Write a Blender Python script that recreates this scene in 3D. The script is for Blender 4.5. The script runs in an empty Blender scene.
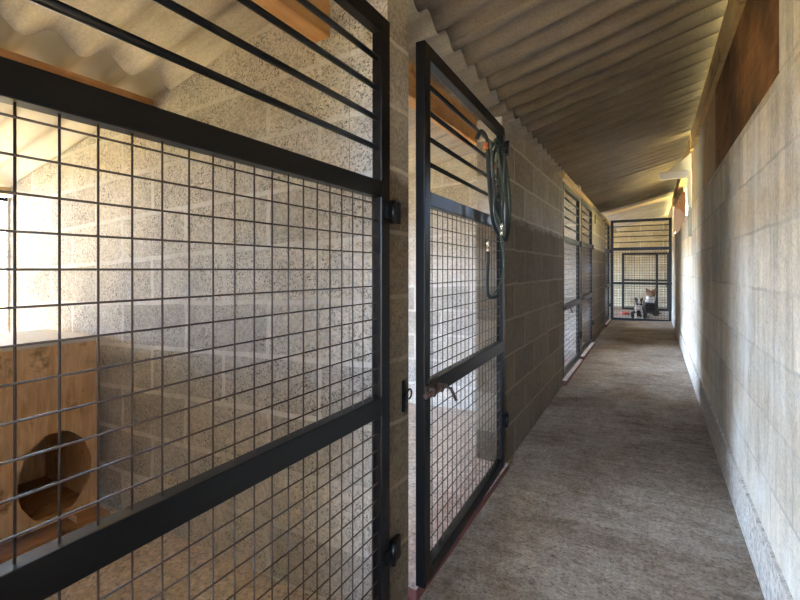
import bpy, bmesh, math, random
from mathutils import Vector, Matrix
random.seed(7)
D = bpy.data
C = bpy.context.scene.collection
PI = math.pi

# ------------------------------------------------------------------ helpers
class MB:
    """collects shapes into one mesh"""
    def __init__(s): s.bm = bmesh.new()
    def box(s, x0, x1, y0, y1, z0, z1, mi=0):
        v = [s.bm.verts.new(p) for p in ((x0,y0,z0),(x1,y0,z0),(x1,y1,z0),(x0,y1,z0),(x0,y0,z1),(x1,y0,z1),(x1,y1,z1),(x0,y1,z1))]
        for f in ((0,3,2,1),(4,5,6,7),(0,1,5,4),(1,2,6,5),(2,3,7,6),(3,0,4,7)):
            fc = s.bm.faces.new([v[i] for i in f]); fc.material_index = mi
        return s
    def hexa(s, pts, mi=0):
        v = [s.bm.verts.new(p) for p in pts]
        for f in ((0,3,2,1),(4,5,6,7),(0,1,5,4),(1,2,6,5),(2,3,7,6),(3,0,4,7)):
            fc = s.bm.faces.new([v[i] for i in f]); fc.material_index = mi
        return s
    def tube(s, pts, r, n=8, closed=False, smooth=True, mi=0):
        pts = [Vector(p) for p in pts]
        N = len(pts)
        rs = r if isinstance(r, (list, tuple)) else [r]*N
        rings = []; prev = None
        for i, p in enumerate(pts):
            if closed: t = pts[(i+1) % N] - pts[i-1]
            elif i == 0: t = pts[1]-pts[0]
            elif i == N-1: t = pts[-1]-pts[-2]
            else: t = pts[i+1]-pts[i-1]
            if t.length < 1e-9: t = Vector((0,0,1))
            t.normalize()
            if prev is None:
                a = Vector((0,0,1)) if abs(t.z) < .9 else Vector((1,0,0))
                nrm = t.cross(a).normalized()
            else:
                nrm = (prev - t*prev.dot(t))
                if nrm.length < 1e-6: nrm = t.orthogonal()
                nrm.normalize()
            prev = nrm; b = t.cross(nrm)
            rings.append([s.bm.verts.new(p + (nrm*math.cos(2*PI*k/n) + b*math.sin(2*PI*k/n))*rs[i]) for k in range(n)])
        M = N if closed else N-1
        for i in range(M):
            a, b2 = rings[i], rings[(i+1) % N]
            for k in range(n):
                f = s.bm.faces.new((a[k], a[(k+1)%n], b2[(k+1)%n], b2[k])); f.smooth = smooth; f.material_index = mi
        if not closed:
            s.bm.faces.new(list(reversed(rings[0]))).material_index = mi
            s.bm.faces.new(rings[-1]).material_index = mi
        return s
    def lathe(s, c, prof, n=24, mi=0):
        rings = [[s.bm.verts.new((c[0]+r*math.cos(2*PI*k/n), c[1]+r*math.sin(2*PI*k/n), c[2]+z)) for k in range(n)] for r, z in prof]
        for a, b in zip(rings, rings[1:]):
            for k in range(n):
                f = s.bm.faces.new((a[k], a[(k+1)%n], b[(k+1)%n], b[k])); f.smooth = True; f.material_index = mi
        s.bm.faces.new(list(reversed(rings[0]))); s.bm.faces.new(rings[-1])
        return s
    def build(s, name, m, parent=None, bevel=0, loc=None):
        bmesh.ops.recalc_face_normals(s.bm, faces=s.bm.faces[:])
        me = D.meshes.new(name); s.bm.to_mesh(me); s.bm.free()
        for q in (m if isinstance(m, (list, tuple)) else [m]): me.materials.append(q)
        o = D.objects.new(name, me); C.objects.link(o)
        if parent: o.parent = parent
        if loc: o.location = loc
        if bevel:
            b = o.modifiers.new('bevel', 'BEVEL'); b.width = bevel; b.segments = 2; b.limit_method = 'ANGLE'
        return o

def tag(o, label=None, cat=None, group=None, kind=None):
    if label: o['label'] = label
    if cat: o['category'] = cat
    if group: o['group'] = group
    if kind: o['kind'] = kind
    return o
def empty(name, loc, rz=0):
    o = D.objects.new(name, None); C.objects.link(o); o.location = loc; o.rotation_euler = (0,0,rz); o.empty_display_size = .1
    return o
def struct(o, label=None, cat=None):
    o['kind'] = 'structure'
    if label: o['label'] = label
    if cat: o['category'] = cat
    return o

# ------------------------------------------------------------------ materials
class NT:
    def __init__(s, name):
        s.m = D.materials.new(name); s.m.use_nodes = True
        s.t = s.m.node_tree; s.n = s.t.nodes; s.l = s.t.links
        s.b = s.n['Principled BSDF']
    def add(s, ty, **kw):
        n = s.n.new(ty)
        for k, v in kw.items(): setattr(n, k, v)
        return n
    def link(s, a, b): s.l.new(a, b)
    def math(s, op, a, b=None, c=None, clamp=False):
        n = s.add('ShaderNodeMath', operation=op); n.use_clamp = clamp
        for i, v in enumerate((a, b, c)):
            if v is None: continue
            if isinstance(v, (int, float)): n.inputs[i].default_value = v
            else: s.link(v, n.inputs[i])
        return n.outputs[0]
    def mix(s, f, a, b, mode='MIX'):
        n = s.add('ShaderNodeMix', data_type='RGBA', blend_type=mode)
        for sock, v in ((n.inputs[0], f), (n.inputs[6], a), (n.inputs[7], b)):
            if isinstance(v, (int, float)): sock.default_value = v
            elif isinstance(v, tuple): sock.default_value = (*v, 1) if len(v) == 3 else v
            else: s.link(v, sock)
        return n.outputs[2]
    def coord(s):
        return s.add('ShaderNodeTexCoord').outputs['Object']
    def noise(s, vec, scale, detail=3, rough=.5, dist=0):
        n = s.add('ShaderNodeTexNoise'); n.inputs['Scale'].default_value = scale
        n.inputs['Detail'].default_value = detail; n.inputs['Roughness'].default_value = rough
        n.inputs['Distortion'].default_value = dist
        s.link(vec, n.inputs['Vector']); return n.outputs['Fac']
    def mapping(s, vec, scale=(1,1,1), loc=(0,0,0), rot=(0,0,0)):
        n = s.add('ShaderNodeMapping'); n.inputs['Scale'].default_value = scale
        n.inputs['Location'].default_value = loc; n.inputs['Rotation'].default_value = rot
        s.link(vec, n.inputs['Vector']); return n.outputs[0]
    def ramp(s, f, stops):
        n = s.add('ShaderNodeValToRGB'); cr = n.color_ramp
        while len(cr.elements) < len(stops): cr.elements.new(.5)
        for e, (p, c) in zip(cr.elements, stops):
            e.position = p; e.color = (c, c, c, 1) if isinstance(c, (int, float)) else (*c, 1)
        s.link(f, n.inputs[0]); return n.outputs[0]
    def bump(s, h, strength=.5, dist=.005):
        n = s.add('ShaderNodeBump'); n.inputs['Strength'].default_value = strength; n.inputs['Distance'].default_value = dist
        s.link(h, n.inputs['Height']); s.link(n.outputs[0], s.b.inputs['Normal'])
    def fin(s, col, rough=.85, metal=0, spec=None):
        if isinstance(col, tuple): s.b.inputs['Base Color'].default_value = (*col, 1)
        else: s.link(col, s.b.inputs['Base Color'])
        if isinstance(rough, (int, float)): s.b.inputs['Roughness'].default_value = rough
        else: s.link(rough, s.b.inputs['Roughness'])
        s.b.inputs['Metallic'].default_value = metal
        if spec is not None: s.b.inputs['Specular IOR Level'].default_value = spec
        return s.m

def plain(name, col, rough=.6, metal=0, var=.15, scale=30):
    t = NT(name); v = t.coord(); n = t.noise(v, scale, 4)
    c = t.mix(n, tuple(x*(1-var) for x in col), tuple(min(1, x*(1+var)) for x in col))
    t.bump(n, .15, .002)
    return t.fin(c, rough, metal, spec=.32 if name == 'black gate paint' else None)

def block_mat(name, axis, base, mortar, off=0.0, uoff=0.0, shear=0.0, pits=.7, damp=None, msize=.011, row=.206, streak=0.0, mfade=.0, bumps=.7, lime=0, aggc=.34, grain=100):
    t = NT(name); v = t.coord()
    sep = t.add('ShaderNodeSeparateXYZ'); t.link(v, sep.inputs[0])
    X, Y, Z = sep.outputs
    w1 = t.noise(v, 9, 2); w2 = t.noise(t.mapping(v, loc=(3,5,1)), 7, 2)
    u = t.math('ADD', Y if axis == 'Y' else X, uoff)
    u = t.math('ADD', u, t.math('MULTIPLY', t.math('SUBTRACT', w1, .5), .03))
    zz = t.math('ADD', Z, off)
    if shear: zz = t.math('SUBTRACT', zz, t.math('MULTIPLY', X, shear))
    zz = t.math('ADD', zz, t.math('MULTIPLY', t.math('SUBTRACT', w2, .5), .02))
    cb = t.add('ShaderNodeCombineXYZ'); t.link(u, cb.inputs[0]); t.link(zz, cb.inputs[1])
    br = t.add('ShaderNodeTexBrick'); t.link(cb.outputs[0], br.inputs['Vector'])
    br.inputs['Scale'].default_value = 1; br.inputs['Brick Width'].default_value = .5
    br.inputs['Row Height'].default_value = row; br.inputs['Mortar Size'].default_value = msize
    br.inputs['Mortar Smooth'].default_value = .35; br.inputs['Bias'].default_value = 0
    br.inputs['Color1'].default_value = (.36,.36,.36,1); br.inputs['Color2'].default_value = (.64,.64,.64,1)
    br.inputs['Mortar'].default_value = (.5,.5,.5,1)
    fac = br.outputs['Fac']
    # aggregate
    vo = t.add('ShaderNodeTexVoronoi'); vo.inputs['Scale'].default_value = grain; t.link(v, vo.inputs['Vector'])
    agg = t.add('ShaderNodeSeparateColor'); t.link(vo.outputs['Color'], agg.inputs[0])
    pn = t.noise(v, grain*1.5, 1, .5)
    pit = t.ramp(pn, [(.36, 0.0), (.43, 1.0)])
    big = t.noise(v, 2.2, 5, .65)
    mid = t.noise(v, 14, 4, .6)
    tone = t.math('ADD', t.math('MULTIPLY', agg.outputs[0], aggc), 1-aggc/2)
    tone = t.math('MULTIPLY', tone, t.math('ADD', t.math('MULTIPLY', big, .7), .65))
    tone = t.math('MULTIPLY', tone, t.math('ADD', t.math('MULTIPLY', mid, .4), .8))
    sc = t.add('ShaderNodeSeparateColor'); t.link(br.outputs['Color'], sc.inputs[0])
    tone = t.math('MULTIPLY', tone, t.math('ADD', sc.outputs[0], .5))
    pm = t.math('MULTIPLY', t.math('SUBTRACT', 1.0, pit), pits)
    # smeared areas have no pits
    sm = t.ramp(t.noise(t.mapping(v, loc=(9,2,4)), 5, 4, .6), [(.42, 1.0), (.62, .35)])
    pm = t.math('MULTIPLY', pm, sm)
    pm = t.math('MULTIPLY', pm, t.math('SUBTRACT', 1.0, t.math('MULTIPLY', fac, .8)))
    tone = t.math('MULTIPLY', tone, t.math('SUBTRACT', 1.0, pm))
    vm = t.add('ShaderNodeVectorMath', operation='SCALE'); vm.inputs[0].default_value = base; t.link(tone, vm.inputs['Scale'])
    hue = t.mix(t.noise(t.mapping(v, loc=(1,7,3)), 1.7, 4), (1.06,1.0,.92), (.96,1.0,1.05))
    col = t.mix(1.0, vm.outputs[0], hue, 'MULTIPLY')
    mf = fac
    if mfade: mf = t.math('MULTIPLY', fac, t.ramp(t.noise(t.mapping(v, loc=(2,2,9)), 3, 3), [(.4, 1-mfade), (.6, 1.0)]))
    mn = t.math('ADD', t.math('MULTIPLY', t.noise(v, 60, 3), .5), .75)
    vmm = t.add('ShaderNodeVectorMath', operation='SCALE'); vmm.inputs[0].default_value = mortar; t.link(mn, vmm.inputs['Scale'])
    col = t.mix(mf, col, vmm.outputs[0])
    if streak:
        st = t.noise(t.mapping(v, scale=(5,5,.35)), 2.0, 5, .7)
        col = t.mix(1.0, col, t.ramp(st, [(.3, 1-streak), (.55, 1.0), (.75, 1.12)]), 'MULTIPLY')
    if lime:
        lm = t.ramp(t.noise(t.mapping(v, loc=(6,3,8), scale=(1,1,.6)), 2.6, 6, .7, .6), [(.50, 0.0), (.66, lime)])
        col = t.mix(lm, col, (.74,.72,.66))
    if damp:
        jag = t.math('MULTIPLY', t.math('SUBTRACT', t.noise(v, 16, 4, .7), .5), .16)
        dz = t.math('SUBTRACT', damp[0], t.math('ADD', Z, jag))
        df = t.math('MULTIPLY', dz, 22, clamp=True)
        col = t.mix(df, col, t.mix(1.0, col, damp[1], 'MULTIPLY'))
    h = t.math('ADD', t.math('MULTIPLY', pit, .6), t.math('MULTIPLY', agg.outputs[0], .25))
    h = t.math('ADD', h, t.math('MULTIPLY', mid, .6))
    h = t.math('SUBTRACT', h, t.math('MULTIPLY', fac, .35))
    t.bump(h, bumps, .006)
    return t.fin(col, .95, spec=.15)

def wood_mat(name, a, b, axis=1, scale=1.0, rough=.7, dark=None):
    t = NT(name); v = t.coord()
    sc = [16*scale]*3; sc[axis] = 1.6*scale
    n1 = t.noise(t.mapping(v, scale=tuple(sc)), 2.2, 5, .65, .8)
    n2 = t.noise(v, 4*scale, 4, .6, 1.5)
    f = t.math('ADD', t.math('MULTIPLY', n1, .75), t.math('MULTIPLY', n2, .35))
    c = t.mix(t.ramp(f, [(.36, 0.0), (.72, 1.0)]), a, b)
    kn = t.ramp(t.noise(t.mapping(v, loc=(4,4,4)), 7*scale, 3, .7), [(.30, 0.0), (.42, 1.0)])
    c = t.mix(kn, tuple(x*.55 for x in a), c)
    if dark:
        c = t.mix(t.ramp(t.noise(t.mapping(v, loc=(8,1,2)), dark[0], 4, .6), [(.44, 0.0), (.6, 1.0)]), tuple(x*dark[1] for x in a), c)
    t.bump(n1, .3, .003)
    return t.fin(c, rough)

def concrete_mat(name, base, dark, grain=80, patch=1.3, rough=.9, bumpy=.6, smear=1.0):
    t = NT(name); v = t.coord()
    a = t.noise(v, patch, 6, .65, .4); b = t.noise(v, grain, 3, .6); c = t.noise(v, 12, 5, .7)
    sw = t.noise(t.mapping(v, scale=(1.2, 9, 1)), 2.5, 5, .7, .5)
    f = t.math('ADD', t.math('MULTIPLY', a, .8), t.math('MULTIPLY', c, .35))
    f = t.math('ADD', f, t.math('MULTIPLY', t.math('SUBTRACT', sw, .5), smear*.35))
    col = t.mix(t.ramp(f, [(.38, 0.0), (.75, 1.0)]), dark, base)
    d = t.noise(v, 38, 4, .75)
    g = t.mix(1.0, t.ramp(b, [(.3, .5), (.45, 1.0), (.7, 1.18)]), t.ramp(d, [(.34, .74), (.46, .98), (.66, 1.10)]), 'MULTIPLY')
    col = t.mix(1.0, col, g, 'MULTIPLY')
    vo = t.add('ShaderNodeTexVoronoi'); vo.inputs['Scale'].default_value = grain*.8; t.link(v, vo.inputs['Vector'])
    cs = t.add('ShaderNodeSeparateColor'); t.link(vo.outputs['Color'], cs.inputs[0])
    col = t.mix(1.0, col, t.ramp(cs.outputs[0], [(0, .82), (1, 1.14)]), 'MULTIPLY')
    h = t.math('ADD', b, t.math('MULTIPLY', c, 1.3)); h = t.math('ADD', h, t.math('MULTIPLY', d, 1.2)); h = t.math('ADD', h, t.math('MULTIPLY', sw, .3))
    t.bump(h, bumpy, .006)
    return t.fin(col, rough, spec=.3)

def sheet_mat(name='fibre cement', lo=(.30,.26,.215), hi=(.58,.54,.48)):
    t = NT(name); v = t.coord()
    st = t.noise(t.mapping(v, scale=(.8, 9, 2)), 2.0, 6, .7, .3)
    b = t.noise(v, 3, 5, .6); g = t.noise(v, 120, 2)
    f = t.math('ADD', t.math('MULTIPLY', st, .6), t.math('MULTIPLY', b, .4))
    col = t.mix(t.ramp(f, [(.3, 0.0), (.7, 1.0)]), lo, hi)
    col = t.mix(1.0, col, t.ramp(g, [(.3, .85), (.6, 1.06)]), 'MULTIPLY')
    t.bump(g, .3, .002)
    return t.fin(col, .85, spec=.25)

SH = .042
M = dict(
    part=block_mat('partition blockwork', 'X', (.50,.47,.42), (.64,.62,.57), off=-.03, shear=SH, pits=.65, msize=.012, mfade=.6, grain=105),
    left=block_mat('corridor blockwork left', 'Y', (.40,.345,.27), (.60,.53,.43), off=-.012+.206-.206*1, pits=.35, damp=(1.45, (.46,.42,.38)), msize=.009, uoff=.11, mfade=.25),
    right=block_mat('corridor blockwork right', 'Y', (.62,.56,.45), (.47,.42,.34), off=-.01, pits=.2, msize=.007, row=.210, uoff=.2, streak=.3, bumps=.35, lime=.6, aggc=.16, mfade=.6, grain=75),
    end=block_mat('end wall blockwork', 'X', (.50,.44,.31), (.62,.56,.43), off=-.03, shear=SH, pits=.4, msize=.014),
    floor=concrete_mat('corridor concrete', (.50,.43,.355), (.165,.112,.07), 95, 1.2),
    kfloor=concrete_mat('kennel concrete', (.66,.56,.48), (.46,.36,.29), 70, 1.6, smear=.3, bumpy=.9),
    sheet=sheet_mat(), dark_sheet=sheet_mat('dark fibre cement', (.13,.11,.096), (.29,.257,.23)),  # corridor roof takes a darker tone of the same sheet
    steel=plain('black gate paint', (.003,.003,.0036), .36, 0, .25, 40),
    wire=plain('galvanised wire rusted dark', (.045,.03,.025), .45, 0, .3, 60),
    timber=wood_mat('roof timber', (.46,.22,.08), (.66,.38,.17), 1, 1.2),
    plate=wood_mat('wall plate timber', (.42,.29,.13), (.60,.45,.24), 1, 1.0),
    osb=wood_mat('blotched board', (.20,.09,.03), (.42,.20,.07), 1, .9, .7, (1.6, .45)),  # brown board with random darker blotches
    ply=wood_mat('plywood', (.60,.35,.17), (.92,.68,.43), 2, 1.3, .65),
    plyin=wood_mat('box floor boards', (.36,.19,.08), (.52,.30,.14), 1, 1.0),
    white=plain('weathered white board and lit lid', (.72,.70,.66), .6, 0, .08, 20),
    post=plain('cream post', (.62,.58,.44), .6, 0, .12, 20),
    sill=concrete_mat('sill top', (.66,.54,.47), (.42,.28,.22), 60, 3, smear=.2), sillred=plain('red oxide paint', (.14,.045,.035), .7, 0, .3, 30),
    strap=plain('black webbing', (.018,.02,.018), .7, 0, .3, 80),
    fleck=plain('black cord flecked green', (.035,.06,.04), .6, 0, .95, 110),
    green=plain('green cord', (.03,.09,.055), .7, 0, .3, 120),
    orange=plain('orange trim', (.55,.16,.05), .6),
    chrome=plain('chrome clip', (.65,.65,.62), .25, 1.0, .05),
    brass=plain('rusty bolt steel', (.07,.04,.028), .5, .3, .3, 50),
    grass=plain('dry grass', (.46,.36,.15), .95, 0, .35, 6),
    clear=None, eye=plain('amber eye', (.16,.07,.02), .15), plinth=concrete_mat('rendered plinth', (.58,.53,.45), (.44,.39,.32), 60, 2.0, bumpy=.3, smear=.2), peach=plain('peach board', (.66,.47,.30), .7, 0, .12, 8), tan=wood_mat('tan board', (.45,.30,.15), (.60,.43,.24), 2, .8), sky_block=plain('bank grass', (.50,.42,.17), .95, 0, .3, 5), gsheet=plain('grey sheet', (.42,.40,.34), .8, 0, .2, 5),
)
t = NT('translucent sheet'); v = t.coord()
col = t.mix(t.noise(t.mapping(v, scale=(1,6,1)), 3, 4), (.50,.40,.24), (.62,.52,.34))
t.link(col, t.b.inputs['Base Color']); t.b.inputs['Roughness'].default_value = .6
tr = t.add('ShaderNodeBsdfTranslucent'); t.link(col, tr.inputs['Color'])
mx = t.add('ShaderNodeMixShader'); mx.inputs[0].default_value = .2
t.link(t.b.outputs[0], mx.inputs[1]); t.link(tr.outputs[0], mx.inputs[2])
t.link(mx.outputs[0], t.n['Material Output'].inputs['Surface'])
M['clear'] = t.m

t = NT('yellowed roof sheet'); v = t.coord()
col = t.mix(t.noise(t.mapping(v, scale=(1,6,1)), 3, 4), (.46,.42,.33), (.62,.58,.49))
t.link(col, t.b.inputs['Base Color']); t.b.inputs['Roughness'].default_value = .7
tr = t.add('ShaderNodeBsdfTranslucent'); tr.inputs['Color'].default_value = (.42,.33,.15,1)
mx = t.add('ShaderNodeMixShader'); mx.inputs[0].default_value = .09
t.link(t.b.outputs[0], mx.inputs[1]); t.link(tr.outputs[0], mx.inputs[2])
t.link(mx.outputs[0], t.n['Material Output'].inputs['Surface'])
M['old'] = t.m

# ------------------------------------------------------------------ dimensions
XL, XLB, XR, XRB = -.722, -.872, .33, .47     # corridor faces of the two long walls and their backs
XBACK = -3.6
def fz(x, y=1.3): return SH*(x + .722) + rise(y)
def rise(y): return .0145*(y - 1.3)         # and climbs gently along the passage
#              # every floor falls slightly towards the left
def hk(x): return 1.955 + .17*(x + 1.86)      # kennel roof
def hc(x): return 2.125 + .255*(x + .87)      # corridor roof
PART = [(-.92,-.80), (1.172,1.312), (3.29,3.42), (5.40,5.53), (7.51,7.64), (9.62,9.75)]
WALLS = [(-2.2,.10), (2.387,4.31), (6.62,8.55)]
YEND = 9.58; YFAR = 12.7; YNEAR = -2.2

# ------------------------------------------------------------------ setting
def slab(x0, x1, y0, y1, m, name):
    q = ((x0,y0),(x1,y0),(x1,y1),(x0,y1))
    return struct(MB().hexa([(x, y, fz(x, y)-.15) for x, y in q] + [(x, y, fz(x, y)) for x, y in q]).build(name, m))
slab(XLB+.02, XRB, YNEAR, YFAR, M['floor'], 'floor')
slab(-3.9, XLB+.02, YNEAR, YFAR, M['kfloor'], 'floor')

for a, b in WALLS:
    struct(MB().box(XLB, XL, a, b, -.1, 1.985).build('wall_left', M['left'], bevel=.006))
for i, (a, b) in enumerate(PART):
    x0 = XBACK - .05; x1 = XLB if i in (2, 4) else XLB
    mb = MB(); n = 2
    zt = lambda x: hk(x) - .004
    mb.hexa([(x0,a,fz(x0)-.1),(x1,a,-.1),(x1,b,-.1),(x0,b,fz(x0)-.1),(x0,a,zt(x0)),(x1,a,zt(x1)),(x1,b,zt(x1)),(x0,b,zt(x0))])
    struct(mb.build('wall_partition', M['part']))
    if i in (1, 3, 5):                        # the partition's end forms the pier between two gates
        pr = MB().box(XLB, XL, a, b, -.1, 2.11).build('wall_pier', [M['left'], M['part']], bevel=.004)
        for f in pr.data.polygons:
            if abs(f.normal.y) > .9: f.material_index = 1
        struct(pr)
# right long wall
mb = MB(); mb.box(XR, XRB, YNEAR, YFAR, -.1, 1.72)
mb.box(XR, XRB, YNEAR, 1.70, 1.7205, 2.405)
struct(mb.build('wall_right', M['right'], bevel=.004))
y0, y1 = YNEAR, 9.55
struct(MB().hexa([(XR-.010,y0,-.1),(XR+.01,y0,-.1),(XR+.01,y1,-.1),(XR-.010,y1,-.1),(XR-.010,y0,.235+rise(y0)),(XR+.01,y0,.245+rise(y0)),(XR+.01,y1,.245+rise(y1)),(XR-.010,y1,.235+rise(y1))]).build('baseboard_right', M['plinth']))
# far pen back wall and near end wall with a doorway added behind the camera for fill light
mb = MB(); mb.hexa([(XBACK,YFAR,-.3),(XRB,YFAR,-.3),(XRB,YFAR+.14,-.3),(XBACK,YFAR+.14,-.3),(XBACK,YFAR,1.75),(XRB,YFAR,2.62),(XRB,YFAR+.14,2.62),(XBACK,YFAR+.14,1.75)])
struct(mb.build('wall_back', M['end']))
mb = MB(); mb.box(XLB, XRB, YNEAR-.14, YNEAR, 1.95, 2.40); mb.box(XLB, -.52, YNEAR-.14, YNEAR, -.1, 1.95); mb.box(.18, XRB, YNEAR-.14, YNEAR, -.1, 1.95)
struct(mb.build('wall_front', M['end']))
# the back of every kennel: block wall with one opening to the outdoor run, next to the shared partition
OPEN = [(-.50,1.172),(1.302,2.387),(3.5,5.40),(5.53,7.4),(8.4,9.62),(9.95,11.6)]
def fzb(): return fz(XBACK)
edges = [YNEAR-.14] + [q for o_ in OPEN for q in o_] + [YFAR+.14]
for k in range(0, len(edges), 2):
    if edges[k+1]-edges[k] > .2:
        struct(MB().box(XBACK-.07, XBACK+.05, edges[k], edges[k+1], -.3, 1.66).build('wall_back', M['end']))
for i, (a, b) in enumerate(OPEN):
    struct(MB().box(XBACK-.06, XBACK+.04, a, b, 1.615, 1.655).build('trim_%d' % (i+11), M['plate']))
# front side of the very first kennel
struct(MB().box(XBACK, XLB, YNEAR-.14, YNEAR, -.3, 1.6).build('wall_front', M['end']))

PITCH = .177; AMP = .027
def corr(name, x0, x1, y0, y1, hf, dz, m, phase=.9085, tilt=0):
    n = int((y1-y0)/PITCH*12); bm = bmesh.new(); th = .0065; K = 3
    rows = []
    for j in range(n+1):
        y = y0 + (y1-y0)*j/n
        w = AMP*math.cos(2*PI*(y-phase)/PITCH)
        r = []
        for k in range(K):
            x = x0 + (x1-x0)*k/(K-1)
            z = hf(x) + dz + w + .031 + tilt*(y-y0)
            r.append((bm.verts.new((x,y,z)), bm.verts.new((x,y,z+th))))
        rows.append(r)
    for j in range(n):
        for k in range(K-1):
            a, b, c, d = rows[j][k], rows[j][k+1], rows[j+1][k+1], rows[j+1][k]
            for q in (0, 1):
                f = bm.faces.new((a[q], b[q], c[q], d[q]) if q else (d[q], c[q], b[q], a[q])); f.smooth = True
        for k in (0, K-1):
            a, d = rows[j][k], rows[j+1][k]; bm.faces.new((a[0], d[0], d[1], a[1]))
    for j in (0, n):
        for k in range(K-1):
            a, b = rows[j][k], rows[j][k+1]; bm.faces.new((a[0], a[1], b[1], b[0]))
    mb = MB(); mb.bm.free(); mb.bm = bm
    return struct(mb.build(name, m))
y = -2.4; i = 0
W = PITCH*6
while y < 8.4:
    y1 = min(y + W + PITCH*.45, 8.65)
    corr('ceiling', -.87, .66, y, y1, hc, 0 + .007*(i % 2), M['dark_sheet'], tilt=.002)
    y += W; i += 1
# raised end bay with one translucent sheet added to make a bright strip
corr('ceiling', -.92, .66, 8.5, 9.3, hc, .045, M['sheet'])
corr('ceiling', -.92, .66, 9.25, 9.75, hc, .055, M['clear'])
corr('ceiling', -.92, .66, 9.70, YFAR+.2, hc, .045, M['sheet'])
corr('ceiling', -1.86, -.80, -2.4, YFAR+.2, lambda x: hk(x) + .030*(x+1.86), -.028, M['sheet'])
corr('ceiling', -3.74, -1.70, -2.4, YFAR+.2, hk, .0, M['old'])

# ground outside
bm = MB(); bm.box(-60, -3.9, -40, 60, -.42, -.34); struct(bm.build('floor_outside', M['grass']))
bm = MB(); bm.box(XRB, 60, -40, 60, -.25, -.05); struct(bm.build('floor_outside', M['grass']))
bm = MB(); bm.box(-3.9, XRB, -40, YNEAR-.14, -.25, -.12); struct(bm.build('floor_outside', M['grass']))

mb = MB()      # unseen grass slope added to block sky and bounce warm light on the right
mb.hexa([(1.5,-12,-.2),(14,-12,-.2),(14,24,-.2),(1.5,24,-.2),(1.55,-12,.3),(14,-12,6.0),(14,24,6.0),(1.55,24,.3)])
mb.hexa([(1.9,-12,.2),(5,-12,.2),(5,24,.2),(1.9,24,.2),(2.6,-12,2.9),(5,-12,4.4),(5,24,4.4),(2.6,24,2.9)])
struct(mb.build('floor_sky_block', M['sky_block']))

# sills under the gates
SILLS = [(.10,1.172),(1.302,2.387),(4.31,5.40),(5.53,6.62),(8.55,9.60)]
for i, (a, b) in enumerate(SILLS):
    o = MB().box(XLB, -.688, a-.02 if a > 1.4 else a, b+.03, -.05, .042+rise(a)+.006).build('trim_%d' % (i+21), [M['sill'], M['sillred']], bevel=.004)
    for f in o.data.polygons:
        if f.normal.x > .9 or abs(f.normal.y) > .9: f.material_index = 1
    struct(o)

# ------------------------------------------------------------------ roof timbers
def timber(name, label, x0, x1, y0, y1, z0, z1, m, cat='beam'):
    o = MB().box(x0, x1, y0, y1, z0, z1).build(name, m, bevel=.004)
    return tag(o, label, cat)
pieces = [(-.798,1.17,'orange timber beam under the roof above the nearest gate'),
          (1.304,3.288,'orange timber beam seen through the bars of the half open gate'),
          (3.422,5.398,'orange timber beam above the third gate along the passage'),
          (5.532,7.508,'orange timber beam above the fourth gate along the passage'),
          (7.642,9.618,'orange timber beam above the fifth gate along the passage'),]
for a, b, l in pieces:
    timber('roof_beam', l, -1.02, -.95, a, b, 1.92, 2.075, M['timber'])
timber('eaves_beam', 'brown timber purlin under the wavy sheet edge at the far left of the near kennel', -2.06, -1.985, -.798, 1.17, 1.83, 1.912, M['timber'])
timber('wall_plate', 'long pale timber plate under the roof along the right wall', .32, .39, 1.705, 4.94, 2.26, 2.432, M['plate'])
timber('wall_plate', 'distant timber plate under the roof beyond the white bracket on the right', .32, .39, 5.04, 9.5, 2.28, 2.432, M['plate'])
for a, b, m, l in ((1.705, 3.35, 'osb', 'dark blotched brown board panel on top of the right wall, nearest the camera'),
                   (3.352, 4.10, 'tan', 'tan board panel on top of the right wall between the brown and the grey panels'),
                   (4.102, 4.93, 'gsheet', 'grey sheet panel on top of the right wall just before the white post')):
    tag(MB().box(.345, .362, a, b, 1.725, 2.258).build('boarding', M[m]), l, 'panel')
tag(MB().box(.38, .40, 5.06, 6.1, 1.725, 2.275).build('boarding', M['plate']), 'distant pale panel above the right wall just beyond the white post', 'panel')
tag(MB().box(.38, .40, 7.2, 9.5, 1.725, 2.275).build('boarding', M['plate']), 'farthest pale panel above the right wall beside the end gate', 'panel')
struct(MB().box(XR+.01, XR+.05, 9.62, YFAR-.01, 1.725, 2.42).build('wall_right', M['end']))
timber('lintel', 'pale timber lintel over the pair of gates half way down the passage', XLB+.03, XL+.012, 4.34, 6.58, 1.99, 2.05, M['plate'], 'lintel')
timber('lintel', 'small timber lintel over the last gate on the left', XLB+.03, XL+.012, 8.58, 9.6, 1.99, 2.05, M['plate'], 'lintel')

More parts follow.
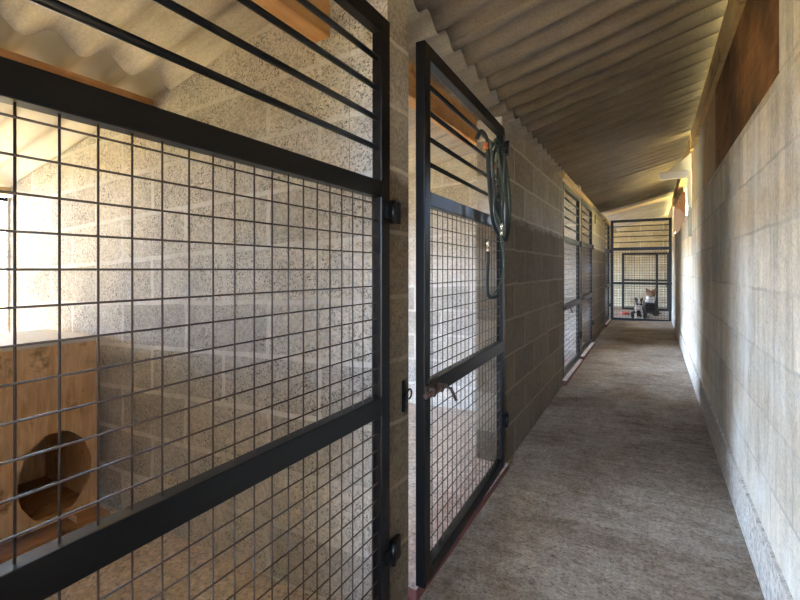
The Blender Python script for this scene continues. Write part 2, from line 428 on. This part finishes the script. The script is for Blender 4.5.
# ------------------------------------------------------------------ gates
def wires(mb, L, z0, z1, y0=.0, r=.0019, phase=0, zph=1.13):
    """grid of 50 mm wires in the local YZ plane at x = 0"""
    k = math.ceil((.05-phase)/.05)
    yy = phase % .05
    ys = [yy + .05*i for i in range(int((L)/.05)+2) if .035 < yy + .05*i < L-.035]
    for q in ys: mb.tube([(0,q,z0),(0,q,z1)], r, 6)
    zz = zph - .05*math.floor((zph-z0)/.05)
    while zz < z1:
        if zz > z0 + .005: mb.tube([(.004,.03,zz),(.004,L-.03,zz)], r, 6)
        zz += .05
def gate(label, loc, rz, L, group=None, flip=False, phase=0, z0=.052, top=1.905, hinges=(1.43,.60), latch=.13, lm='brass'):
    """local frame: hinge stile at y = 0, runs to y = -L (towards the camera)"""
    g = empty('kennel_gate', loc, rz); tag(g, label, 'gate', group)
    t = .0175; S = M['steel']
    def P(nm, y0, y1, a, b, tt=t): return MB().box(-tt, tt, y0, y1, a, b).build(nm, S, g, bevel=.003)
    P('stile', -.05, 0, z0, top); P('stile', -L, -L+.05, z0, top)
    P('top_rail', -L+.05, -.05, top-.05, top); P('rail', -L+.05, -.05, 1.350, 1.400)
    P('rail', -L+.05, -.05, .683, .742); P('bottom_rail', -L+.05, -.05, z0, z0+.05)
    for z in (1.776, 1.684, 1.592, 1.502):
        MB().tube([(0,-L+.045,z),(0,-.045,z)], .0085, 8).build('bar', S, g)
    for a, b in ((.74,1.352), (z0+.045,.685)):
        mb = MB()
        wires(mb, L, a, b, phase=phase)
        for v in mb.bm.verts: v.co.y -= L
        mb.build('mesh_panel', M['wire'], g)
    for z in hinges:
        mb = MB(); mb.box(.012, .026, .004, .052, z-.035, z+.035); mb.box(.012,.026,-.03,.006,z-.02,z+.02)
        mb.tube([(.028,.004,z-.035),(.028,.004,z+.035)], .009, 10)
        mb.build('hinge', S, g)
    if latch:
        mb = MB(); mb.box(t, t+.006, -L+.004, -L+latch, .69, .735)
        mb.tube([(t+.016,-L-.03,.712),(t+.016,-L+latch+.02,.712)], .008, 10)
        mb.box(t, t+.026, -L+.02,-L+.035,.698,.726); mb.box(t, t+.026, -L+latch-.04,-L+latch-.025,.698,.726)
        lt = mb.build('latch', M[lm], g)
        MB().tube([(t+.016,-L+latch-.01,.712),(t+.045,-L+latch-.005,.705),(t+.06,-L+latch+.01,.66)], .006, 8).build('latch_handle', M[lm], lt)
    return g
G1L = 1.05
# wire phase so that a vertical wire stands at y = .544
gate('nearest black steel mesh gate filling the left side of the view', (-.7275,1.168,0), 0, G1L, phase=(.544-(1.168-G1L)) % .05, hinges=(1.31,.24), latch=.07, lm='steel')
ajar = gate('black steel mesh gate standing slightly ajar with dog leads hung on it', (-.716,2.362,0), math.radians(2.0), 1.05, hinges=(1.80,.30))
MB().tube([(0,-.335,1.688),(.05,-.335,1.694),(.105,-.335,1.70),(.118,-.335,1.712),(.12,-.335,1.735)], .006, 8).build('lead_hook', M['steel'], ajar)
gate('third mesh gate along the left wall just past the long block wall', (-.735,5.395,rise(5.395-.5)), 0, 1.08, hinges=(1.37,.32))
gate('fourth mesh gate along the left wall beyond the second pier', (-.735,6.612,rise(6.612-.5)), 0, 1.075, hinges=(1.37,.32))
gate('fifth mesh gate along the left wall close to the end gate', (-.738,9.50,rise(9.1)), 0, .945, hinges=(1.37,.32))

# hook and eye on the pier next to the ajar gate
hk_ = MB()
hk_.box(XL, XL+.006, 1.262, 1.278, .655, .76)
hk_.tube([(XL+.012+.018*math.cos(a)*0+.004, 1.285+.016*math.cos(a), .712+.016*math.sin(a)) for a in [2*PI*k/12 for k in range(12)]], .003, 6, closed=True)
o = hk_.build('latch_keep', M['steel']); tag(o, 'small black keep plate and ring on the pier beside the ajar gate', 'latch')
o = MB().box(XL+.0, XL+.012, 6.93, 6.97, 1.80, 1.93).build('wall_bracket', M['steel'], bevel=.003); tag(o, 'small dark bracket fixed high on the block wall before the fifth gate', 'bracket')

# ------------------------------------------------------------------ end gate across the passage and inner pen gate
def cross_gate(name, label, y, x0, x1, z0, top, rails, bars, mesh, posts=(), latch=None):
    g = empty(name, (x0, y, 0)); tag(g, label, 'gate'); W = x1-x0; t = .02; S = M['steel']
    P = lambda nm, a, b, c, d: MB().box(a, b, -t, t, c, d).build(nm, S, g, bevel=.003)
    P('stile', 0, .05, z0, top); P('stile', W-.05, W, z0, top)
    for p in posts: P('stile', p-x0-.022, p-x0+.022, z0+.05, top-.05)
    P('top_rail', .05, W-.05, top-.05, top); P('bottom_rail', .05, W-.05, z0, z0+.05)
    for a, b in rails: P('rail', .05, W-.05, a, b)
    for z in bars: MB().tube([(.045,0,z),(W-.045,0,z)], .009, 8).build('bar', S, g)
    for a, b in mesh:
        mb = MB()
        x = .06
        while x < W-.04: mb.tube([(x,.0,a),(x,.0,b)], .0028, 5); x += .05
        z = a+.03
        while z < b: mb.tube([(.03,.005,z),(W-.03,.005,z)], .0028, 5); z += .05
        mb.build('mesh_panel', M['wire'], g)
    if latch:
        mb = MB(); mb.box(latch-x0-.06, latch-x0+.07, -t-.02, -t, .84, .885)
        mb.tube([(latch-x0-.03,-t-.03,.86),(latch-x0-.03,-t-.06,.80)], .006, 8)
        mb.build('latch', S, g)
    return g
cross_gate('end_gate', 'black mesh gate closing the far end of the passage', YEND, -.705, .325, .135, 2.10,
           [(1.50,1.56),(.84,.885)], (1.97,1.87,1.77,1.66), [(.18,.84),(.885,1.505)], latch=.27)
cross_gate('inner_gate', 'lower mesh gate panel with two posts standing inside the far pen', 11.3, -.60, .34, .21, 1.51,
           [(.865,.91)], (), [(.26,.87),(.91,1.46)], posts=(.10,))

# ------------------------------------------------------------------ white bracket, post and loose boards on the right
br = empty('shelf_bracket', (.33, 4.99, 1.945)); tag(br, 'white timber arm and post with a triangular gusset on the right wall', 'bracket')
MB().box(-.27, -.035, -.03, .03, .065, .125).build('arm', M['white'], br, bevel=.003)
MB().box(-.035, .0, -.022, .022, -.50, .125).build('post', M['post'], br, bevel=.003)
mb = MB(); v = [mb.bm.verts.new(p) for p in ((-.21,.0,.127),(-.002,.0,.127),(-.002,.0,.30),(-.21,.012,.127),(-.002,.012,.127),(-.002,.012,.30))]
for f in ((0,1,2),(5,4,3),(0,3,4,1),(1,4,5,2),(2,5,3,0)): mb.bm.faces.new([v[i] for i in f])
mb.build('gusset', M['post'], br)
def quadboard(name, label, pts, th, m, cat='board'):
    mb = MB(); p = [Vector(q) for q in pts]; n = (p[1]-p[0]).cross(p[2]-p[0]).normalized()*th
    v = [mb.bm.verts.new(q) for q in p] + [mb.bm.verts.new(q+n) for q in p]
    N = len(p); mb.bm.faces.new(v[:N]); mb.bm.faces.new(list(reversed(v[N:])))
    for i in range(N): mb.bm.faces.new((v[i], v[(i+1)%N], v[(i+1)%N+N], v[i+N]))
    return tag(mb.build(name, m), label, cat)
quadboard('loose_board', 'pale peach board hanging askew below the white bracket on the right wall', [(0.225, 6.0, 1.841), (0.284, 6.0, 1.831), (0.352, 6.0, 1.746), (0.264, 6.0, 1.554), (0.215, 6.0, 1.579)], .012, M['peach'])
quadboard('loose_board', 'narrow orange board leaning up from the peach board towards the roof', [(0.306, 6.05, 2.034), (0.34, 6.05, 2.031), (0.345, 6.05, 1.763), (0.227, 6.05, 1.841), (0.247, 6.05, 1.887)], .010, M['timber'])

# ------------------------------------------------------------------ dog box in the near kennel
bx = empty('dog_box', (-2.34, 1.10, .0)); tag(bx, 'plywood dog box with a ragged round entrance, standing in the near kennel', 'dog box')
zb, zt_, Lb, Db = -.005, .787, .78, .52
def holed(th):
    bm = bmesh.new(); cy, cz, ry, rz_ = -.165, .195, .142, .198
    N = 40; rnd = random.Random(3)
    hole = []; outer = []
    for k in range(N):
        a = 2*PI*k/N; j = 1 + .012*math.sin(a*11) * (.5 + rnd.random())
        hole.append((cy+ry*j*math.cos(a), max(cz+rz_*j*math.sin(a), .004)))
    # matching points on the rectangle outline, corners included
    def onrect(a):
        dx, dz = math.cos(a), math.sin(a); t = 1e9
        if dx > 1e-9: t = min(t, (-.0-cy)/dx)
        if dx < -1e-9: t = min(t, (-Lb-cy)/dx)
        if dz > 1e-9: t = min(t, (zt_-cz)/dz)
        if dz < -1e-9: t = min(t, (zb-.01-cz)/dz)
        return (cy+dx*t, cz+dz*t)
    outer = [onrect(2*PI*k/N) for k in range(N)]
    for c in ((0,zt_),(-Lb,zt_),(-Lb,zb-.01),(0,zb-.01)):
        i = min(range(N), key=lambda k: (outer[k][0]-c[0])**2+(outer[k][1]-c[1])**2); outer[i] = c
    vs = []
    for x in (0, -th):
        vs.append(([bm.verts.new((x, *p)) for p in hole], [bm.verts.new((x, *p)) for p in outer]))
    for k in range(N):
        k2 = (k+1) % N
        bm.faces.new((vs[0][0][k], vs[0][0][k2], vs[0][1][k2], vs[0][1][k]))
        bm.faces.new((vs[1][0][k], vs[1][1][k], vs[1][1][k2], vs[1][0][k2]))
        bm.faces.new((vs[0][0][k], vs[1][0][k], vs[1][0][k2], vs[0][0][k2]))
        bm.faces.new((vs[0][1][k], vs[0][1][k2], vs[1][1][k2], vs[1][1][k]))
    mb = MB(); mb.bm.free(); mb.bm = bm; return mb
holed(.018).build('front_panel', M['ply'], bx)
MB().box(-Db, -.018, -.018, 0, zb, zt_).build('side_panel', M['ply'], bx)
MB().box(-Db, -.018, -Lb, -Lb+.018, zb, zt_).build('side_panel', M['ply'], bx)
MB().box(-Db, -Db+.018, -Lb+.018, -.018, zb, zt_).build('back_panel', M['ply'], bx)
MB().box(-Db-.01, .006, -Lb-.01, .004, zt_, zt_+.018).build('lid', M['white'], bx)  # white colour paints in the strong light on the box top
for k in range(4):
    a = -Db+.02 + k*.12
    MB().box(a, a+.115, -Lb+.019, -.019, zb, zb+.02).build('floor_board', M['plyin'], bx)
MB().box(-.06, .035, -.10, -.03, fz(-2.3)+.02, -.014).build('foot_block', M['plyin'], bx)
MB().box(-Db, -.02, -Lb, -Lb+.09, fz(-2.7)+.02, zb-.001).build('foot_block', M['plyin'], bx)
MB().box(-Db, .06, -Lb, .03, fz(-2.9)-.01, fz(-2.34)+.022).build('base_board', M['plyin'], bx)

# rear gate of the near kennel
rg = empty('run_gate', (XBACK+.02, -.50, 0)); tag(rg, 'white slatted screen gate to the bright outdoor run at the back of the near kennel', 'gate')
P = lambda nm, a, b, c, d: MB().box(-.015, .015, a, b, c, d).build(nm, M['steel'], rg)
P('stile', .01, .045, -.06, 1.59); P('top_rail', .045, 1.66, 1.565, 1.59); P('bottom_rail', .045, 1.66, -.06, -.03)
MB().box(-.015, .015, 1.657, 1.668, -.06, 1.59).build('stile', M['white'], rg)
mb = MB(); z = -.02
while z < 1.55:
    mb.hexa([(-.014,.045,z-.010),(.014,.045,z+.010),(.014,1.657,z+.010),(-.014,1.657,z-.010),(-.015,.045,z-.007),(.013,.045,z+.013),(.013,1.657,z+.013),(-.015,1.657,z-.007)])
    z += .036
o = mb.build('slats', M['white'], rg); 

# ------------------------------------------------------------------ dog leads on the ajar gate
def smooth(pts, n=6, closed=False):
    P = [Vector(p) for p in pts]; N = len(P); out = []
    R = range(N if closed else N-1)
    for i in R:
        p0 = P[i-1] if (i or closed) else P[0]; p1 = P[i]; p2 = P[(i+1) % N]; p3 = P[(i+2) % N] if (closed or i+2 < N) else P[-1]
        for k in range(n):
            u = k/n
            out.append(.5*((2*p1)+(-p0+p2)*u+(2*p0-5*p1+4*p2-p3)*u*u+(-p0+3*p1-3*p2+p3)*u**3))
    if not closed: out.append(P[-1])
    return out
def lead(label, pts, r, m, clip=None, closed=False, extra=None, cm='chrome'):
    q = smooth(pts, 6, closed)
    root = MB().tube(q, r, 8, closed).build('dog_lead', M[m])
    tag(root, label, 'dog lead', 'dog leads hung on the ajar gate')
    if clip:
        x, y, z = clip
        mb = MB(); mb.tube([(x, y+.011*math.cos(a), z+.03+.017*math.sin(a)) for a in [2*PI*k/12 for k in range(12)]], .0028, 6, True)
        mb.tube([(x,y,z-.012),(x,y,z+.014)], .006, 8); mb.build('snap_clip', M[cm], root)
    if extra:
        x, y, z = extra; MB().tube([(x,y,z-.012),(x,y,z+.012)], r*1.3, 8).build('stitched_collar', M['orange'], root)
    return root
lead('broad black webbing lead looped over the corner of the gate, leftmost of the bundle', [(-0.665,1.829,1.708),(-0.66,1.866,1.748),(-0.655,1.933,1.725),(-0.652,1.939,1.611),(-0.652,1.967,1.477),(-0.652,2.012,1.355),(-0.65,2.099,1.295),(-0.65,2.183,1.28)], .009, 'strap', extra=(-0.655,1.919,1.694), closed=False)
lead('black cord lead in a long closed loop in the middle of the bundle', [(-0.648,2.014,1.73),(-0.646,1.935,1.632),(-0.646,1.978,1.501),(-0.646,2.054,1.359),(-0.645,2.115,1.296),(-0.646,2.152,1.403),(-0.646,2.102,1.57),(-0.648,2.092,1.706)], .0065, 'strap', closed=True, extra=(-0.64,1.989,1.61))
lead('green flecked lead making the widest loop, rightmost of the bundle', [(-0.64,2.004,1.741),(-0.638,2.125,1.722),(-0.636,2.205,1.598),(-0.636,2.242,1.464),(-0.636,2.223,1.333),(-0.634,2.163,1.278),(-0.636,2.102,1.334),(-0.636,2.119,1.498),(-0.638,2.076,1.637)], .0065, 'fleck', closed=True)
lead('thin green cord lead hanging inside the widest loop', [(-0.63,2.003,1.711),(-0.63,2.066,1.61),(-0.63,2.132,1.475),(-0.63,2.167,1.354),(-0.63,2.132,1.286),(-0.63,2.034,1.366),(-0.63,1.973,1.476),(-0.63,1.944,1.609)], .0042, 'green', closed=True)
lead('broad black webbing loop hanging slack between the green cords', [(-0.622,2.008,1.711),(-0.62,2.099,1.664),(-0.62,2.115,1.521),(-0.62,2.15,1.367),(-0.618,2.126,1.28),(-0.62,2.065,1.282),(-0.62,1.972,1.382),(-0.62,1.927,1.514),(-0.622,1.919,1.635)], .0075, 'strap', closed=True)
lead('dark flecked lead twisted through the loops, with its tail at the bottom', [(-0.612,1.86,1.691),(-0.611,1.885,1.572),(-0.609,1.966,1.519),(-0.609,1.893,1.418),(-0.609,1.982,1.35),(-0.609,1.997,1.268),(-0.609,2.045,1.166),(-0.609,2.013,1.09),(-0.611,1.943,1.037),(-0.612,1.874,1.013)], .0045, 'fleck', clip=(-0.603,1.990,1.30))
lead('black lead end dangling with a chrome snap clip below the bundle on the left', [(-0.66,1.962,1.211),(-0.66,1.962,1.165),(-0.66,1.948,1.081),(-0.655,1.948,1.012),(-0.65,2.02,0.999),(-0.65,2.083,1.001)], .009, 'strap', clip=(-0.66,1.960,1.22))

# ------------------------------------------------------------------ dogs behind the end gate
def fur(name, kind):
    t = NT(name); v = t.coord(); sep = t.add('ShaderNodeSeparateXYZ'); t.link(v, sep.inputs[0]); X, Y, Z = sep.outputs
    n = t.math('MULTIPLY', t.math('SUBTRACT', t.noise(v, 12, 4), .5), .10)
    ax = t.math('ADD', t.math('ABSOLUTE', X), n)
    front = t.math('LESS_THAN', t.math('ADD', Y, n), -.10)
    if kind == 'collie':
        blaze = t.math('MULTIPLY', t.math('LESS_THAN', ax, .016), t.math('GREATER_THAN', Z, .30))
        bib = t.math('MULTIPLY', t.math('LESS_THAN', ax, .06), t.math('MULTIPLY', t.math('LESS_THAN', t.math('ADD', Z, n), .33), front))
        legs = t.math('MULTIPLY', t.math('LESS_THAN', Z, .13), front)
        f = t.math('MAXIMUM', t.math('MAXIMUM', blaze, bib), legs)
        col = t.mix(f, (.018,.017,.018), (.72,.68,.60))
    else:
        bib = t.math('MULTIPLY', t.math('LESS_THAN', ax, .055), t.math('MULTIPLY', t.math('MULTIPLY', t.math('LESS_THAN', t.math('ADD', Z, n), .37), t.math('GREATER_THAN', t.math('ADD', Z, n), .25)), front))
        low = t.math('LESS_THAN', t.math('ADD', Z, n), .29)
        col = t.mix(low, (.17,.085,.045), (.025,.022,.022)); col = t.mix(bib, col, (.75,.72,.66))
    t.bump(t.noise(t.mapping(v, scale=(3,3,1)), 40, 3), .5, .006)
    return t.fin(col, .9)
def dog(label, loc, rz, sc, mat, turn=0.0):
    """sitting dog facing local -Y, origin on the ground"""
    root = empty('dog', loc, rz); tag(root, label, 'dog'); root.scale = (sc*1.3, sc, sc)
    V = []; E = []; R = []
    def chain(pts, start=None):
        prev = start
        for p in pts:
            V.append(p[:3]); R.append(p[3]); i = len(V)-1
            if prev is not None: E.append((prev, i))
            prev = i
        return prev
    hip = chain([(0,.13,.10,.085)])
    belly = chain([(0,.07,.17,.088),(0,0,.24,.082)], hip)
    chest = chain([(0,-.06,.285,.075)], belly)
    neck = chain([(turn*.2,-.09,.355,.047)], chest)
    head = chain([(turn*.5,-.115,.415,.064)], neck)
    chain([(turn,-.175,.405,.034),(turn*1.3,-.215,.393,.024)], head)          # muzzle
    for q in (-1, 1):
        chain([(q*.038+turn*.45,-.10,.462,.028),(q*.055+turn*.45,-.10,.500,.018),(q*.060+turn*.45,-.102,.525,.005)], head)   # ears
        chain([(q*.055,-.085,.23,.036),(q*.055,-.09,.14,.024),(q*.055,-.095,.06,.020),(q*.055,-.10,.022,.021),(q*.056,-.135,.018,.018)], chest)  # front legs
        chain([(q*.095,.06,.11,.052),(q*.10,-.01,.075,.036),(q*.10,.05,.035,.026),(q*.10,-.02,.022,.022),(q*.10,-.06,.018,.018)], hip)  # folded hind legs
    chain([(.02,.22,.05,.028),(.08,.27,.028,.022),(.15,.26,.026,.015),(.19,.23,.024,.008)], hip)
    me = D.meshes.new('body'); me.from_pydata(V, E, []); ob = D.objects.new('body', me); C.objects.link(ob); ob.parent = root
    me.materials.append(mat)
    sk = ob.modifiers.new('skin', 'SKIN'); sk.use_smooth_shade = True
    for i, r in enumerate(R): me.skin_vertices[0].data[i].radius = (r, r)
    me.skin_vertices[0].data[0].use_root = True
    sb = ob.modifiers.new('sub', 'SUBSURF'); sb.levels = 2; sb.render_levels = 2
    hx = turn*.62
    for q in (-1, 1):
        MB().lathe((q*.030+hx,-.166,.432), [(.001,-.007),(.005,-.005),(.007,0),(.005,.005),(.001,.007)], 10).build('eye', M['eye'], root)
    MB().lathe((turn*1.35,-.236,.396), [(.001,-.009),(.008,-.006),(.010,0),(.008,.006),(.001,.009)], 10).build('nose', M['strap'], root)
    return root
dog('black and white dog with pricked ears sitting behind the end gate', (-.225,9.95,fz(-.2,9.95)), math.radians(3), .82, fur('black and white fur', 'collie'))
dog('taller brown dog with a white chest sitting behind the black and white dog', (-.05,10.50,fz(-.05,10.5)), math.radians(12), 1.12, fur('brown fur', 'brown'), turn=.02)
mb = MB(); mb.lathe((0,0,0), [(.085,0),(.10,.004),(.088,.05),(.082,.052),(.078,.045),(.07,.012),(.002,.010)], 28)
o = mb.build('feeding_bowl', plain('red enamel', (.45,.08,.06), .35), loc=(-.50,10.75,fz(-.5,10.75))); tag(o, 'small red bowl on the floor of the far pen, left of the dogs', 'bowl')

# ------------------------------------------------------------------ light
w = D.worlds.new('sky'); bpy.context.scene.world = w; w.use_nodes = True
nt = w.node_tree; bg = nt.nodes['Background']
tc = nt.nodes.new('ShaderNodeTexCoord'); sp = nt.nodes.new('ShaderNodeSeparateXYZ'); nt.links.new(tc.outputs['Generated'], sp.inputs[0])
rp = nt.nodes.new('ShaderNodeValToRGB'); nt.links.new(sp.outputs[2], rp.inputs[0])
e = rp.color_ramp.elements; e[0].position = 0; e[0].color = (.60,.82,1.20,1); e[1].position = .34; e[1].color = (.10,.13,.18,1); e2 = e.new(.17); e2.color = (.58,.80,1.18,1)
nt.links.new(rp.outputs[0], bg.inputs['Color']); bg.inputs['Strength'].default_value = 30.0

def light(name, ty, loc, rot, **kw):
    l = D.lights.new(name, ty); o = D.objects.new(name, l); C.objects.link(o); o.location = loc; o.rotation_euler = rot
    for k, v in kw.items(): setattr(l, k, v)
    return o
sun = light('sun', 'SUN', (0,-10,20), (math.radians(-32),0,0), energy=42, angle=.01, color=(1,.86,.62))
sun.rotation_euler = Vector((0.02,-.50,.86)).to_track_quat('Z','Y').to_euler()
def portal(loc, direction, sx, sy):
    o = light('window_portal', 'AREA', loc, (0,0,0), shape='RECTANGLE', size=sx, size_y=sy, energy=1)
    o.data.cycles.is_portal = True
    o.rotation_euler = Vector(direction).to_track_quat('-Z','Z').to_euler()
    return o
for a, b in OPEN:
    portal((XBACK-.1, (a+b)/2, .75), (1,0,0), b-a, 1.75)
portal((XRB+.02, (5.0+YFAR)/2, 2.06), (-1,0,0), YFAR-5.0, .68)


portal((-.17, YNEAR-.16, .95), (0,1,0), .70, 1.95)

# ------------------------------------------------------------------ camera
cam = D.cameras.new('camera'); co = D.objects.new('camera', cam); C.objects.link(co)
co.location = (0,0,1.13); co.rotation_euler = (PI/2, 0, math.radians(30))
cam.sensor_width = 36; cam.lens = 436/800*36; cam.shift_y = -30.5/800; cam.clip_start = .01
sc = bpy.context.scene; sc.camera = co
sc.view_settings.view_transform = 'Standard'; sc.view_settings.look = 'None'; sc.view_settings.gamma = 1
sc.view_settings.use_curve_mapping = False; sc.view_settings.exposure = 1.12
sc.cycles.use_denoising = True
sc.cycles.max_bounces = 12; sc.cycles.diffuse_bounces = 7
